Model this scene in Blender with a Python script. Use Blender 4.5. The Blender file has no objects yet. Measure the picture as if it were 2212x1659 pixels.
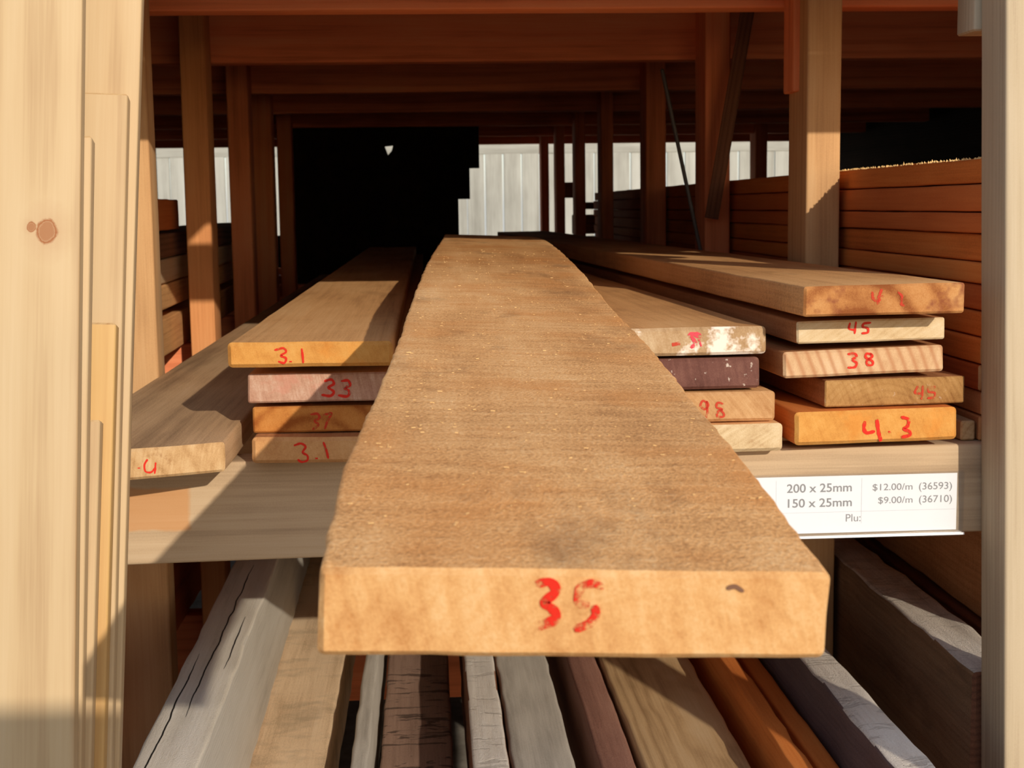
import bpy, bmesh, math, random
from mathutils import Vector, Matrix, noise
random.seed(7)
SC = bpy.context.scene
COL = SC.collection
H = 1.30                       # camera height above the ground
FPX, PCX, PCY = 3100.0, 1106.0, 829.5

# ------------------------------------------------------------------ camera
def cam_axes():
    rho = math.radians(1.2)
    y = Vector(((920 - PCX) / FPX, -(450 - PCY) / FPX, 1.0)).normalized()
    u = Vector((-math.sin(rho), math.cos(rho), 0.0))
    z = (u - u.dot(y) * y).normalized()
    x = z.cross(y) * -1.0
    return x, y, z
CX, CY, CZ = cam_axes()
if CX.x < 0: CX = -CX
RIGHT = Vector((CX.x, CY.x, CZ.x)); UP = Vector((CX.y, CY.y, CZ.y)); FWD = Vector((CX.z, CY.z, CZ.z))
CAM = Vector((0, 0, H))
cd = bpy.data.cameras.new('camera'); cam = bpy.data.objects.new('camera', cd); COL.objects.link(cam)
m3 = Matrix((RIGHT, UP, -FWD)).transposed()
cam.matrix_world = Matrix.Translation(CAM) @ m3.to_4x4()
cd.sensor_width = 36; cd.lens = FPX / 2212 * 36; cd.clip_start = 0.02; cd.clip_end = 200
cd.dof.use_dof = True; cd.dof.focus_distance = 0.95; cd.dof.aperture_fstop = 34
SC.camera = cam

def ray(px, py):
    return (RIGHT * ((px - PCX) / FPX) + UP * (-(py - PCY) / FPX) + FWD).normalized()
def hit(px, py, p0, n):
    d = ray(px, py)
    return CAM + d * ((p0 - CAM).dot(n) / d.dot(n))
def at(px, py, z):                      # point seen at (px,py) on the upright plane z metres into the rack
    return hit(px, py, Vector((0, z, 0)), Vector((0, 1, 0)))
def on(px, py, h):                      # point on the level plane h metres above the lens
    return hit(px, py, Vector((0, 0, H + h)), Vector((0, 0, 1)))

# ------------------------------------------------------------------ materials
def lin(c):
    return tuple((v / 255 / 12.92) if v / 255 <= 0.04045 else ((v / 255 + 0.055) / 1.055) ** 2.4 for v in c[:3]) + (1,)
class NT:
    def __init__(s, name):
        s.m = bpy.data.materials.new(name); s.m.use_nodes = True; s.t = s.m.node_tree
        s.n = s.t.nodes; s.b = s.n['Principled BSDF']; s.out = s.n['Material Output']
    def new(s, typ, **kw):
        n = s.n.new(typ)
        for k, v in kw.items():
            if k in n.inputs: 
                s.inp(n, k, v)
            else: setattr(n, k, v)
        return n
    def inp(s, n, k, v):
        if isinstance(v, bpy.types.NodeSocket): s.t.links.new(v, n.inputs[k])
        else: n.inputs[k].default_value = v
    def math(s, op, a, b=0.0, c=None, clamp=False):
        n = s.n.new('ShaderNodeMath'); n.operation = op; n.use_clamp = clamp
        s.inp(n, 0, a); s.inp(n, 1, b)
        if c is not None: s.inp(n, 2, c)
        return n.outputs[0]
    def vec(s, op, a, b):
        n = s.n.new('ShaderNodeVectorMath'); n.operation = op
        s.inp(n, 0, a); s.inp(n, 1, b)
        return n.outputs[0]
    def mixc(s, f, a, b, blend='MIX'):
        n = s.n.new('ShaderNodeMix'); n.data_type = 'RGBA'; n.blend_type = blend
        s.inp(n, 0, f); s.inp(n, 6, a); s.inp(n, 7, b)
        return n.outputs[2]
    def ramp(s, f, stops):
        n = s.n.new('ShaderNodeValToRGB'); e = n.color_ramp.elements
        while len(e) < len(stops): e.new(0.5)
        for el, (p, c) in zip(e, stops): el.position = p; el.color = c
        s.t.links.new(f, n.inputs[0]); return n.outputs[0]
    def noise(s, v, scale=1.0, detail=2.0, rough=0.5, dist=0.0):
        n = s.n.new('ShaderNodeTexNoise'); s.inp(n, 'Vector', v)
        n.inputs['Scale'].default_value = scale; n.inputs['Detail'].default_value = detail
        n.inputs['Roughness'].default_value = rough; n.inputs['Distortion'].default_value = dist
        return n.outputs[0]
    def coords(s, k=9.0):
        tc = s.n.new('ShaderNodeTexCoord').outputs['Object']
        r = s.n.new('ShaderNodeObjectInfo').outputs['Random']
        off = s.n.new('ShaderNodeCombineXYZ')
        s.t.links.new(s.math('MULTIPLY', r, k), off.inputs[0]); s.t.links.new(s.math('MULTIPLY', r, k * 2.3), off.inputs[1]); s.t.links.new(s.math('MULTIPLY', r, k * 1.7), off.inputs[2])
        return tc, s.vec('ADD', tc, off.outputs[0]), r
    def step(s, v, lo, hi):
        n = s.n.new('ShaderNodeMapRange'); n.clamp = True
        s.inp(n, 0, v); n.inputs[1].default_value = lo; n.inputs[2].default_value = hi
        return n.outputs[0]

def wood(name, dark, mid, light, ring=0.35, period=0.007, centre=(0.05, -0.06), rough=0.8, bump=0.25, fuzz=0.15, tint=None, fibre=0.35, sawv=(5, 300, 40),
         stain=None, saw=0.0, crack=0.0, lines=(), flake=0.0, knots=(), vary=0.10, patch=None, streak=0.45, stretch=0.8):
    t = NT(name)
    tc, P, rnd = t.coords()
    wob = t.noise(t.vec('MULTIPLY', P, (4, 0.9, 4)), 1.0, 2)
    wv = t.math('MULTIPLY', t.math('SUBTRACT', wob, 0.5), 0.035)
    # growth rings around the heart of the tree, running along the board (local Y)
    sx = t.n.new('ShaderNodeSeparateXYZ'); t.t.links.new(tc, sx.inputs[0])
    dx = t.math('SUBTRACT', sx.outputs[0], t.math('ADD', t.math('MULTIPLY', rnd, 0.06), centre[0]))
    dz = t.math('SUBTRACT', sx.outputs[2], centre[1])
    d = t.math('SQRT', t.math('ADD', t.math('MULTIPLY', dx, dx), t.math('MULTIPLY', dz, dz)))
    d = t.math('ADD', d, wv)
    knotm = None
    for (kx, ky, kr) in knots:
        ex = t.math('SUBTRACT', sx.outputs[0], kx); ey = t.math('MULTIPLY', t.math('SUBTRACT', sx.outputs[1], ky), 0.8)
        kd = t.math('SQRT', t.math('ADD', t.math('MULTIPLY', ex, ex), t.math('MULTIPLY', ey, ey)))
        d = t.math('ADD', d, t.math('MULTIPLY', t.math('POWER', 2.718, t.math('MULTIPLY', kd, -0.6 / kr)), kr * 1.3))
        kd = t.math('ADD', kd, t.math('MULTIPLY', t.math('SUBTRACT', t.noise(tc, 170, 3, 0.6), 0.5), kr * 0.7))
        km = t.step(kd, kr * 1.15, kr * 0.75)
        rim = t.math('MULTIPLY', t.step(kd, kr * 1.3, kr * 1.0), t.step(kd, kr * 0.7, kr * 0.95))
        both = t.math('MAXIMUM', t.math('MULTIPLY', km, 0.8), t.math('MULTIPLY', rim, 0.95))
        halo = t.math('MULTIPLY', t.step(kd, kr * 3.2, kr * 1.0), 0.22)
        both = t.math('MAXIMUM', both, halo)
        knotm = both if knotm is None else t.math('MAXIMUM', knotm, both)
    rg = t.math('SINE', t.math('MULTIPLY', d, 6.2832 / period))
    rg = t.math('POWER', t.math('MULTIPLY_ADD', rg, 0.5, 0.5), 2.0)
    st = t.noise(t.vec('MULTIPLY', P, (26, stretch, 26)), 1.0, 4, 0.6)
    fb = t.noise(t.vec('MULTIPLY', P, (420, 9, 420)), 1.0, 2, 0.6)
    bl = t.noise(t.vec('MULTIPLY', P, (9, 3.5, 9)), 1.0, 3, 0.6)
    fz = t.noise(P, 700, 2, 0.7)
    v = t.math('MULTIPLY_ADD', t.math('SUBTRACT', st, 0.5), streak * 1.9, 0.5)
    v = t.math('SUBTRACT', v, t.math('MULTIPLY', t.math('SUBTRACT', rg, 0.4), ring * 0.6))
    v = t.math('ADD', v, t.math('MULTIPLY', t.math('SUBTRACT', fb, 0.5), fibre))
    v = t.math('ADD', v, t.math('MULTIPLY', t.math('SUBTRACT', bl, 0.5), 0.7))
    v = t.math('ADD', v, t.math('MULTIPLY', t.math('SUBTRACT', fz, 0.5), fuzz * 3.0))
    v = t.math('ADD', v, t.math('MULTIPLY', t.math('SUBTRACT', rnd, 0.5), vary * 2))
    hgt = t.math('ADD', t.math('MULTIPLY', fb, fibre), t.math('MULTIPLY', rg, -0.25))
    hgt = t.math('ADD', hgt, t.math('MULTIPLY', fz, fuzz * 3))
    if saw:
        sv = t.noise(t.vec('MULTIPLY', P, sawv), 1.0, 3, 0.65)
        v = t.math('ADD', v, t.math('MULTIPLY', t.math('SUBTRACT', sv, 0.5), saw))
        hgt = t.math('ADD', hgt, t.math('MULTIPLY', sv, saw * 1.5))
    c = t.ramp(v, [(0.05, lin(dark)), (0.5, lin(mid)), (0.95, lin(light))])
    if tint: c = t.mixc(t.math('MULTIPLY', t.step(t.noise(P, 11, 3, 0.6), 0.48, 0.68), tint[1]), c, lin(tint[0]))
    if stain:
        sc_, amt, scale, lo = stain
        sn = t.noise(t.vec('MULTIPLY', P, scale), 1.0, 4, 0.65)
        c = t.mixc(t.math('MULTIPLY', t.step(sn, lo, lo + 0.22), amt), c, lin(sc_))
    if patch:                               # a stain with a shape of its own: x0, x1, z0, z1 in board coordinates
        pc, y0, y1, x0, x1 = patch
        e = t.math('MULTIPLY', t.math('SUBTRACT', t.noise(P, 60, 2), 0.5), 0.006)
        yy = t.math('ADD', sx.outputs[1], e); xx = t.math('ADD', sx.outputs[0], e)
        pm = t.math('MULTIPLY', t.math('MULTIPLY', t.step(yy, y0, y0 + .004), t.step(yy, y1, y1 - .004)), t.math('MULTIPLY', t.step(xx, x0, x0 + .003), t.step(xx, x1, x1 - .003)))
        c = t.mixc(t.math('MULTIPLY', pm, 0.55), c, lin(pc))
    if crack:
        cn = t.noise(t.vec('MULTIPLY', P, (34, 0.55, 34)), 1.0, 1, 0.4)
        cm = t.step(t.math('ABSOLUTE', t.math('SUBTRACT', cn, 0.5)), 0.016, 0.005)
        cm = t.math('MULTIPLY', cm, t.step(t.noise(P, 5, 1), 0.42, 0.52))
        c = t.mixc(t.math('MULTIPLY', cm, crack), c, lin((28, 22, 18)))
        hgt = t.math('SUBTRACT', hgt, t.math('MULTIPLY', cm, 2.0))
    for (lx, a0, a1, amp) in lines:         # drying cracks wandering along the grain
        yv = t.n.new('ShaderNodeCombineXYZ'); t.t.links.new(sx.outputs[1], yv.inputs[1]); yv.inputs[0].default_value = lx * 77
        wn = t.math('MULTIPLY', t.math('SUBTRACT', t.noise(yv.outputs[0], 11, 3, 0.6), 0.5), amp)
        dd = t.math('ABSOLUTE', t.math('SUBTRACT', sx.outputs[0], t.math('ADD', wn, lx)))
        ends = t.math('MULTIPLY', t.step(sx.outputs[1], a0, a0 + 0.08), t.step(sx.outputs[1], a1, a1 - 0.08))
        cm = t.math('MULTIPLY', t.step(t.math('SUBTRACT', dd, t.math('MULTIPLY', ends, 0.0006)), 0.0003, 0.0), t.step(ends, 0.02, 0.1))
        cm = t.math('MULTIPLY', cm, t.step(sx.outputs[2], 0.11, 0.12))
        c = t.mixc(cm, c, lin((30, 24, 20))); hgt = t.math('SUBTRACT', hgt, t.math('MULTIPLY', cm, 2.5))
    if flake:
        fn = t.noise(t.vec('MULTIPLY', P, (14, 70, 30)), 1.0, 4, 0.6, 0.6)
        fm = t.step(fn, 0.56, 0.59)
        c = t.mixc(t.math('MULTIPLY', fm, flake), c, lin((48, 34, 26)))
        hgt = t.math('SUBTRACT', hgt, t.math('MULTIPLY', fm, 2.5 * flake))
    if knotm is not None:
        c = t.mixc(knotm, c, lin((146, 84, 38)))
    t.inp(t.b, 'Base Color', c); t.b.inputs['Roughness'].default_value = rough
    t.b.inputs['Specular IOR Level'].default_value = 0.25
    bp = t.n.new('ShaderNodeBump'); bp.inputs['Strength'].default_value = bump; bp.inputs['Distance'].default_value = 0.0012
    t.t.links.new(hgt, bp.inputs['Height']); t.t.links.new(bp.outputs[0], t.b.inputs['Normal'])
    return t.m

def endgrain(name, dark, mid, light, ang=15, rings=0.2, period=0.006, saw=0.35, blot=None, stripe=None, spots=0.0, bump=0.35):
    t = NT(name)
    tc, P, rnd = t.coords()
    mp = t.n.new('ShaderNodeMapping'); t.t.links.new(P, mp.inputs[0]); mp.inputs['Rotation'].default_value = (0, math.radians(ang), 0)
    s1 = t.noise(t.vec('MULTIPLY', mp.outputs[0], (260, 1, 22)), 1.0, 3, 0.6)
    s2 = t.noise(P, 55, 4, 0.65)
    s3 = t.noise(P, 14, 2, 0.5)
    fz = t.noise(P, 900, 2, 0.7)
    sx = t.n.new('ShaderNodeSeparateXYZ'); t.t.links.new(tc, sx.inputs[0])
    dx = t.math('SUBTRACT', sx.outputs[0], t.math('MULTIPLY_ADD', rnd, 0.10, 0.02)); dz = t.math('SUBTRACT', sx.outputs[2], -0.03)
    d = t.math('ADD', t.math('SQRT', t.math('ADD', t.math('MULTIPLY', dx, dx), t.math('MULTIPLY', dz, dz))), t.math('MULTIPLY', s3, 0.012))
    rg = t.math('POWER', t.math('MULTIPLY_ADD', t.math('SINE', t.math('MULTIPLY', d, 6.2832 / period)), 0.5, 0.5), 3.0)
    v = t.math('MULTIPLY_ADD', t.math('SUBTRACT', s1, 0.5), saw * 1.6, 0.5)
    v = t.math('ADD', v, t.math('MULTIPLY', t.math('SUBTRACT', s2, 0.5), 0.75))
    v = t.math('ADD', v, t.math('MULTIPLY', t.math('SUBTRACT', s3, 0.5), 0.7))
    v = t.math('ADD', v, t.math('MULTIPLY', t.math('SUBTRACT', fz, 0.5), 0.45))
    v = t.math('SUBTRACT', v, t.math('MULTIPLY', rg, rings))
    c = t.ramp(v, [(0.1, lin([q * .885 for q in dark])), (0.5, lin([q * .885 for q in mid])), (0.88, lin([q * .885 for q in light]))])
    if stripe:                              # coarse band-saw ribs
        sc_, per, sa, amt = stripe
        q = t.math('ADD', t.math('ADD', sx.outputs[0], t.math('MULTIPLY', sx.outputs[2], sa)), t.math('MULTIPLY', s3, per * 0.9))
        w = t.math('MULTIPLY_ADD', t.math('SINE', t.math('MULTIPLY', q, 6.2832 / per)), 0.5, 0.5)
        c = t.mixc(t.math('MULTIPLY', t.math('POWER', w, 2.2), amt), c, lin(sc_))
    if blot:
        bc, lo, amt, scale = blot
        c = t.mixc(t.math('MULTIPLY', t.step(t.noise(P, scale, 4, 0.7), lo, lo + 0.1), amt), c, lin(bc))
    if spots:
        c = t.mixc(t.math('MULTIPLY', t.step(t.noise(P, 170, 2, 0.6), 0.66, 0.74), spots), c, lin((220, 205, 190)))
    t.inp(t.b, 'Base Color', c); t.b.inputs['Roughness'].default_value = 0.85
    t.b.inputs['Specular IOR Level'].default_value = 0.2
    bp = t.n.new('ShaderNodeBump'); bp.inputs['Strength'].default_value = bump; bp.inputs['Distance'].default_value = 0.0012
    t.t.links.new(v, bp.inputs['Height']); t.t.links.new(bp.outputs[0], t.b.inputs['Normal'])
    return t.m

def plain(name, col, rough=0.6, spec=0.3, var=None):
    t = NT(name); c = lin(col)
    if var:
        tc, P, r = t.coords(3)
        c = t.ramp(t.noise(P, var[0], 4, 0.65), [(0.3, lin(col)), (0.7, lin(var[1]))])
    t.inp(t.b, 'Base Color', c); t.b.inputs['Roughness'].default_value = rough; t.b.inputs['Specular IOR Level'].default_value = spec
    return t.m

def crayon(name, col, lo=0.40, op=0.95):
    t = NT(name); tc, P, r = t.coords(5)
    a = t.noise(P, 330, 3, 0.7); b = t.noise(P, 75, 2, 0.6)
    f = t.step(t.math('ADD', t.math('MULTIPLY', a, 0.55), t.math('MULTIPLY', b, 0.45)), lo, lo + 0.10)
    tr = t.n.new('ShaderNodeBsdfTransparent'); mx = t.n.new('ShaderNodeMixShader')
    t.inp(t.b, 'Base Color', lin(col)); t.b.inputs['Roughness'].default_value = 0.55; t.b.inputs['Specular IOR Level'].default_value = 0.2
    t.t.links.new(t.math('MULTIPLY', f, op), mx.inputs[0]); t.t.links.new(tr.outputs[0], mx.inputs[1]); t.t.links.new(t.b.outputs[0], mx.inputs[2])
    t.t.links.new(mx.outputs[0], t.out.inputs[0])
    return t.m

M = {}
M['hero'] = wood('rimu_rough_top', (150, 98, 52), (222, 164, 102), (246, 204, 148), ring=0.06, period=0.016, fuzz=0.40, saw=0.55, bump=0.6, streak=0.3, fibre=0.08, sawv=(22, 130, 22),
                 stain=((104, 66, 38), 0.6, (22, 9, 22), 0.57), tint=((206, 130, 60), 0.5), vary=0.0)
M['hero_end'] = endgrain('rimu_cut_end', (200, 134, 74), (238, 182, 118), (255, 214, 158), ang=14, rings=0.05, blot=((184, 116, 52), 0.60, 0.45, 26))
M['tan'] = wood('tan_rough_board', (160, 108, 62), (226, 170, 110), (240, 198, 142), ring=0.08, streak=0.25, fuzz=0.25, saw=0.3, bump=0.45, stain=((120, 76, 40), 0.4, (14, 5, 14), 0.58))
M['brown'] = wood('brown_rough_board', (120, 70, 38), (180, 122, 76), (206, 152, 104), ring=0.1, streak=0.3, fuzz=0.25, saw=0.3, bump=0.45)
M['orange'] = wood('orange_board', (156, 76, 28), (216, 124, 56), (234, 154, 80), ring=0.08, streak=0.3, fuzz=0.15, bump=0.3)
M['redpile'] = wood('red_brown_board', (128, 54, 22), (190, 96, 46), (214, 124, 64), ring=0.08, streak=0.3, fuzz=0.15, bump=0.3, vary=0.22)
M['greytan'] = wood('weathered_tan_board', (142, 112, 82), (206, 168, 126), (224, 196, 158), ring=0.1, fuzz=0.25, bump=0.4, streak=0.45)
M['frame'] = wood('rack_pine_weathered', (144, 100, 64), (200, 156, 108), (218, 182, 138), ring=0.15, period=0.012, fuzz=0.06, bump=0.2, streak=0.5, stretch=0.5, vary=0.05)
M['shelf'] = wood('shelf_beam_pine', (138, 114, 88), (190, 164, 132), (205, 184, 154), ring=0.1, period=0.012, fuzz=0.06, bump=0.2, streak=0.55, stretch=0.5, vary=0.0,
                  patch=((196, 128, 58), 0.888, 0.953, 0.02, 0.062))
M['redframe'] = wood('rack_red_pine', (160, 80, 50), (234, 138, 92), (242, 166, 120), ring=0.2, period=0.012, fuzz=0.06, bump=0.2, streak=0.5, vary=0.08)
M['post_tan'] = wood('post_orange_pine', (150, 88, 48), (212, 146, 92), (228, 172, 118), ring=0.12, period=0.012, fuzz=0.06, bump=0.2, streak=0.4, stretch=0.5, vary=0.0)
M['nearpost'] = wood('near_post_pine', (140, 116, 96), (184, 166, 138), (200, 184, 158), ring=0.15, period=0.006, fuzz=0.05, bump=0.2, streak=0.4, stretch=0.5)
M['pine'] = wood('planed_pine', (156, 122, 84), (190, 162, 122), (200, 176, 138), ring=0.30, period=0.008, fuzz=0.0, bump=0.05, rough=0.55, streak=0.35, stretch=0.45, vary=0.05)
M['pine_yellow'] = wood('planed_pine_yellow', (174, 128, 72), (198, 159, 100), (206, 173, 119), ring=0.2, period=0.008, fuzz=0.0, bump=0.05, rough=0.55, streak=0.3, stretch=0.45, vary=0.02)
M['pine_end'] = endgrain('pine_cut_end', (196, 150, 98), (226, 190, 138), (240, 210, 164), ang=70, rings=0.15)
M['greybeam'] = wood('grey_split_timber', (156, 144, 126), (212, 202, 184), (230, 222, 208), ring=0.2, period=0.009, fuzz=0.2, bump=0.9, streak=0.6, lines=((0.0125, -0.2, 0.36, 0.006), (0.027, 0.16, 0.75, 0.008), (0.045, 0.3, 0.5, 0.004)))
M['greysmooth'] = wood('grey_smooth_timber', (140, 132, 120), (194, 186, 172), (214, 208, 196), ring=0.15, period=0.005, fuzz=0.12, bump=0.3, streak=0.4)
M['greyrough'] = wood('grey_flaking_timber', (146, 134, 122), (214, 204, 190), (232, 226, 216), ring=0.06, fuzz=0.25, bump=0.9, flake=0.22, streak=0.5)
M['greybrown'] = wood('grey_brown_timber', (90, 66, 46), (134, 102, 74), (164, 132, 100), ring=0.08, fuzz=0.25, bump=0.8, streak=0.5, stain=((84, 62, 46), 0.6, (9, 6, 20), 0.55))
M['mudtan'] = wood('muddy_tan_timber', (182, 148, 110), (244, 212, 172), (250, 226, 192), ring=0.1, fuzz=0.25, bump=0.9, stain=((150, 130, 104), 0.5, (12, 22, 12), 0.5), streak=0.4)
M['chipped'] = wood('chipped_brown_timber', (108, 82, 68), (152, 122, 104), (174, 142, 122), fuzz=0.2, bump=1.0, flake=0.7, streak=0.3, ring=0.1)
M['purple'] = wood('purple_brown_timber', (108, 72, 58), (158, 114, 96), (184, 144, 122), ring=0.08, fuzz=0.25, bump=0.6, streak=0.4, stain=((210, 190, 170), 0.5, (40, 60, 40), 0.68))
M['purple_shade'] = wood('purple_grey_shaded_side', (72, 58, 58), (104, 86, 84), (128, 108, 102), ring=0.08, fuzz=0.25, bump=0.5, streak=0.4)  # side-face wood darkened so its colour carries the shade
M['oaktan'] = wood('figured_tan_board', (138, 104, 66), (200, 164, 118), (220, 190, 148), ring=0.32, period=0.006, centre=(0.05, -0.012), fuzz=0.1, bump=0.6, streak=0.5)
M['darkbrown'] = wood('dark_brown_board', (74, 44, 30), (116, 74, 52), (146, 98, 70), fuzz=0.2, bump=0.4)
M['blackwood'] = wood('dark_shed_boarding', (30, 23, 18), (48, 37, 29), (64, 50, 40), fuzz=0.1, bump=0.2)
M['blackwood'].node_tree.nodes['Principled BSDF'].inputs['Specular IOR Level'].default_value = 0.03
M['fence'] = wood('pale_fence_board', (132, 130, 121), (166, 165, 156), (186, 186, 178), ring=0.08, fuzz=0.0, bump=0.15, streak=0.5, vary=0.12)
M['e_orange'] = endgrain('orange_cut_end', (196, 122, 50), (232, 166, 84), (244, 190, 110), ang=20, saw=0.2, rings=0.03, blot=((214, 136, 56), 0.56, 0.4, 22))
M['e_pink'] = endgrain('pink_cut_end', (176, 120, 96), (212, 168, 142), (238, 210, 190), ang=12, saw=0.5, rings=0.0, blot=((196, 132, 112), 0.55, 0.5, 30))
M['e_ringed'] = endgrain('ringed_cut_end', (166, 94, 38), (206, 136, 66), (228, 164, 92), rings=0.35, period=0.022, saw=0.15)
M['e_plain'] = endgrain('plain_cut_end', (190, 128, 76), (222, 166, 108), (238, 190, 136), saw=0.2, rings=0.06)
M['e_pale'] = endgrain('pale_cut_end', (200, 164, 118), (232, 204, 160), (246, 226, 190), ang=-60, saw=0.5, rings=0.08, period=0.014)
M['e_rib'] = endgrain('ribbed_cut_end', (204, 156, 110), (232, 192, 148), (244, 214, 178), ang=-20, saw=0.2, rings=0.0, stripe=((176, 122, 84), 0.0105, 0.35, 0.7))
M['e_dull'] = endgrain('dull_cut_end', (146, 100, 52), (184, 138, 82), (208, 164, 106), ang=25, saw=0.45, rings=0.1, spots=0.35)
M['e_heart'] = endgrain('heartwood_cut_end', (150, 84, 40), (200, 136, 78), (226, 170, 108), rings=0.4, period=0.03, saw=0.1, blot=((120, 58, 42), 0.50, 0.8, 20))
M['e_white'] = endgrain('white_daubed_cut_end', (150, 112, 74), (196, 160, 118), (226, 198, 160), saw=0.3, rings=0.0, blot=((240, 228, 214), 0.50, 0.9, 34))
M['e_purple'] = endgrain('purple_waxed_cut_end', (92, 56, 48), (124, 82, 72), (150, 108, 92), ang=10, saw=0.3, rings=0.0, spots=0.7)
M['e_tan'] = endgrain('tan_cut_end', (186, 132, 82), (216, 168, 116), (232, 192, 144), ang=40, saw=0.45, rings=0.05)
M['e_fib'] = endgrain('fibrous_cut_end', (176, 130, 80), (220, 178, 126), (240, 206, 158), ang=-10, saw=0.5, rings=0.12, period=0.012, blot=((150, 104, 60), 0.60, 0.6, 60))
M['red'] = crayon('red_crayon', (214, 44, 26), 0.35)
M['red_bold'] = crayon('red_crayon_bold', (216, 40, 22), 0.415)
M['red_thin'] = crayon('red_crayon_worn', (206, 56, 36), 0.40, 0.72)
M['pinkpaint'] = crayon('pink_paint', (226, 70, 84), 0.38)
M['paper'] = plain('white_ticket_paper', (250, 250, 250), 0.5)
M['lip'] = plain('plastic_lip_highlight', (236, 236, 240), 0.15, 0.6)  # white colour stands in for the highlight on the clear lip
M['ink'] = plain('grey_printed_ink', (150, 150, 150), 0.6)
M['rule'] = plain('grey_printed_rule', (205, 208, 212), 0.6)
M['steel'] = plain('dull_steel', (70, 66, 62), 0.5, 0.4)
M['dust'] = plain('pale_sawdust', (236, 196, 132), 0.9, 0.1)
M['earth'] = plain('grey_gravel_yard', (120, 112, 102), 0.95, 0.1, (14, (164, 156, 144)))
pl = NT('clear_plastic'); g = pl.n.new('ShaderNodeBsdfGlossy'); g.inputs['Roughness'].default_value = 0.12; tr = pl.n.new('ShaderNodeBsdfTransparent')
tr.inputs[0].default_value = (0.965, 0.97, 0.98, 1); mx = pl.n.new('ShaderNodeMixShader'); mx.inputs[0].default_value = 0.05
pl.t.links.new(tr.outputs[0], mx.inputs[1]); pl.t.links.new(g.outputs[0], mx.inputs[2]); pl.t.links.new(mx.outputs[0], pl.out.inputs[0]); M['plastic'] = pl.m

# ------------------------------------------------------------------ object helpers
def tag(o, label=None, cat=None, group=None, kind=None):
    if label: o['label'] = label
    if cat: o['category'] = cat
    if group: o['group'] = group
    if kind: o['kind'] = kind
    return o
def link(name, bm, mats, parent=None, smooth=True):
    me = bpy.data.meshes.new(name); bm.normal_update(); bm.to_mesh(me); bm.free()
    for m in mats: me.materials.append(M[m] if isinstance(m, str) else m)
    if smooth:
        for p in me.polygons: p.use_smooth = True
        me.set_sharp_from_angle(angle=math.radians(40))
    o = bpy.data.objects.new(name, me); COL.objects.link(o)
    if parent: o.parent = parent
    return o
def frame(origin, xdir, ydir):
    y = ydir.normalized(); x = (xdir - xdir.dot(y) * y).normalized(); z = x.cross(y)
    m = Matrix((x, y, z)).transposed().to_4x4(); m.translation = origin
    return m
def bar_bm(w, t, L, r=0.002, jit=0.0, nL=8, bend=None, skew=0.0, seed=0.0, nx=4, tipcut=None, edge=0.0):
    """a sawn board: x 0..w, z 0..t, y 0..L along the grain; material 1 on the cut ends"""
    bm = bmesh.new()
    loop = []
    def arc(cx, cz, a0):
        for k in range(4):
            a = math.radians(a0 + 30 * k); loop.append((cx + r * math.cos(a), cz + r * math.sin(a)))
    def seg(a, b, n):
        for k in range(1, n): loop.append((a[0] + (b[0] - a[0]) * k / n, a[1] + (b[1] - a[1]) * k / n))
    arc(w - r, t - r, 0); seg((w - r, t), (r, t), nx); arc(r, t - r, 90); seg((0, t - r), (0, r), 2)
    arc(r, r, 180); seg((r, 0), (w - r, 0), nx); arc(w - r, r, 270); seg((w, r), (w, t - r), 2)
    rb = min(r * 0.8, 0.004)
    ys = [(0.0, rb), (rb, 0.0)] + [(L * k / nL, 0.0) for k in range(1, nL)] + [(L - rb, 0.0), (L, rb)]
    rows = []
    for (y, ins) in ys:
        row = []
        for (x, z) in loop:
            X = min(max(x, ins), w - ins); Z = min(max(z, ins), t - ins)
            yy = y + (skew * (x - w) * max(0, 1 - y / (L * 0.5)) if skew else 0)
            if jit:
                n = noise.noise_vector(Vector((X * 55 + seed, yy * 22, Z * 55 + seed)))
                X += n.x * jit; Z += n.z * jit; yy += n.y * jit * (0.6 if y < 0.01 else 0)
            if edge:
                cx = min(x, w - x); cz = min(z, t - z)
                if cx < r * 1.2 or cz < 0.0005:
                    e = noise.noise(Vector((yy * 170, seed + (7 if x > w / 2 else 0), z * 60)))
                    if cx < r * 1.2: X += (1 if x > w / 2 else -1) * e * edge
            dx, dz = bend(yy) if bend else (0, 0)
            row.append(bm.verts.new((X + dx, yy, Z + dz)))
        rows.append(row)
    n = len(loop)
    for a, b in zip(rows[:-1], rows[1:]):
        for k in range(n):
            q = bm.faces.new((a[k], a[(k + 1) % n], b[(k + 1) % n], b[k]))
            if a is rows[0] or b is rows[-1]: q.material_index = 1
    f = bm.faces.new(rows[0][::-1]); f.material_index = 1
    f = bm.faces.new(rows[-1]); f.material_index = 1
    bmesh.ops.recalc_face_normals(bm, faces=bm.faces)
    return bm
def board(name, mats, w, t, L, mat, label=None, cat=None, group=None, parent=None, **kw):
    kw.setdefault('seed', random.uniform(0, 90))
    o = link(name, bar_bm(w, t, L, **kw), mats if len(mats) > 1 else (mats[0], mats[0]), parent)
    if len(mats) == 3:                      # third material: sawn sides, less weathered than the top; the purple-grey one has shade painted in
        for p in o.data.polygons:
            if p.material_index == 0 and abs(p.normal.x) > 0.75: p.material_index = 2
    o.matrix_basis = mat
    return tag(o, label, cat, group)
def box_bm(bm, x0, x1, y0, y1, z0, z1):
    v = [bm.verts.new((x, y, z)) for x in (x0, x1) for y in (y0, y1) for z in (z0, z1)]
    for q in ((0, 1, 3, 2), (4, 6, 7, 5), (0, 4, 5, 1), (2, 3, 7, 6), (0, 2, 6, 4), (1, 5, 7, 3)): bm.faces.new([v[k] for k in q])
    return bm
def front(TL, TR, BL, z):
    """corners of a cut end seen in the photograph, on the plane z"""
    a, b, c = at(*TL, z), at(*TR, z), at(*BL, z)
    return a, b, c

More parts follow.
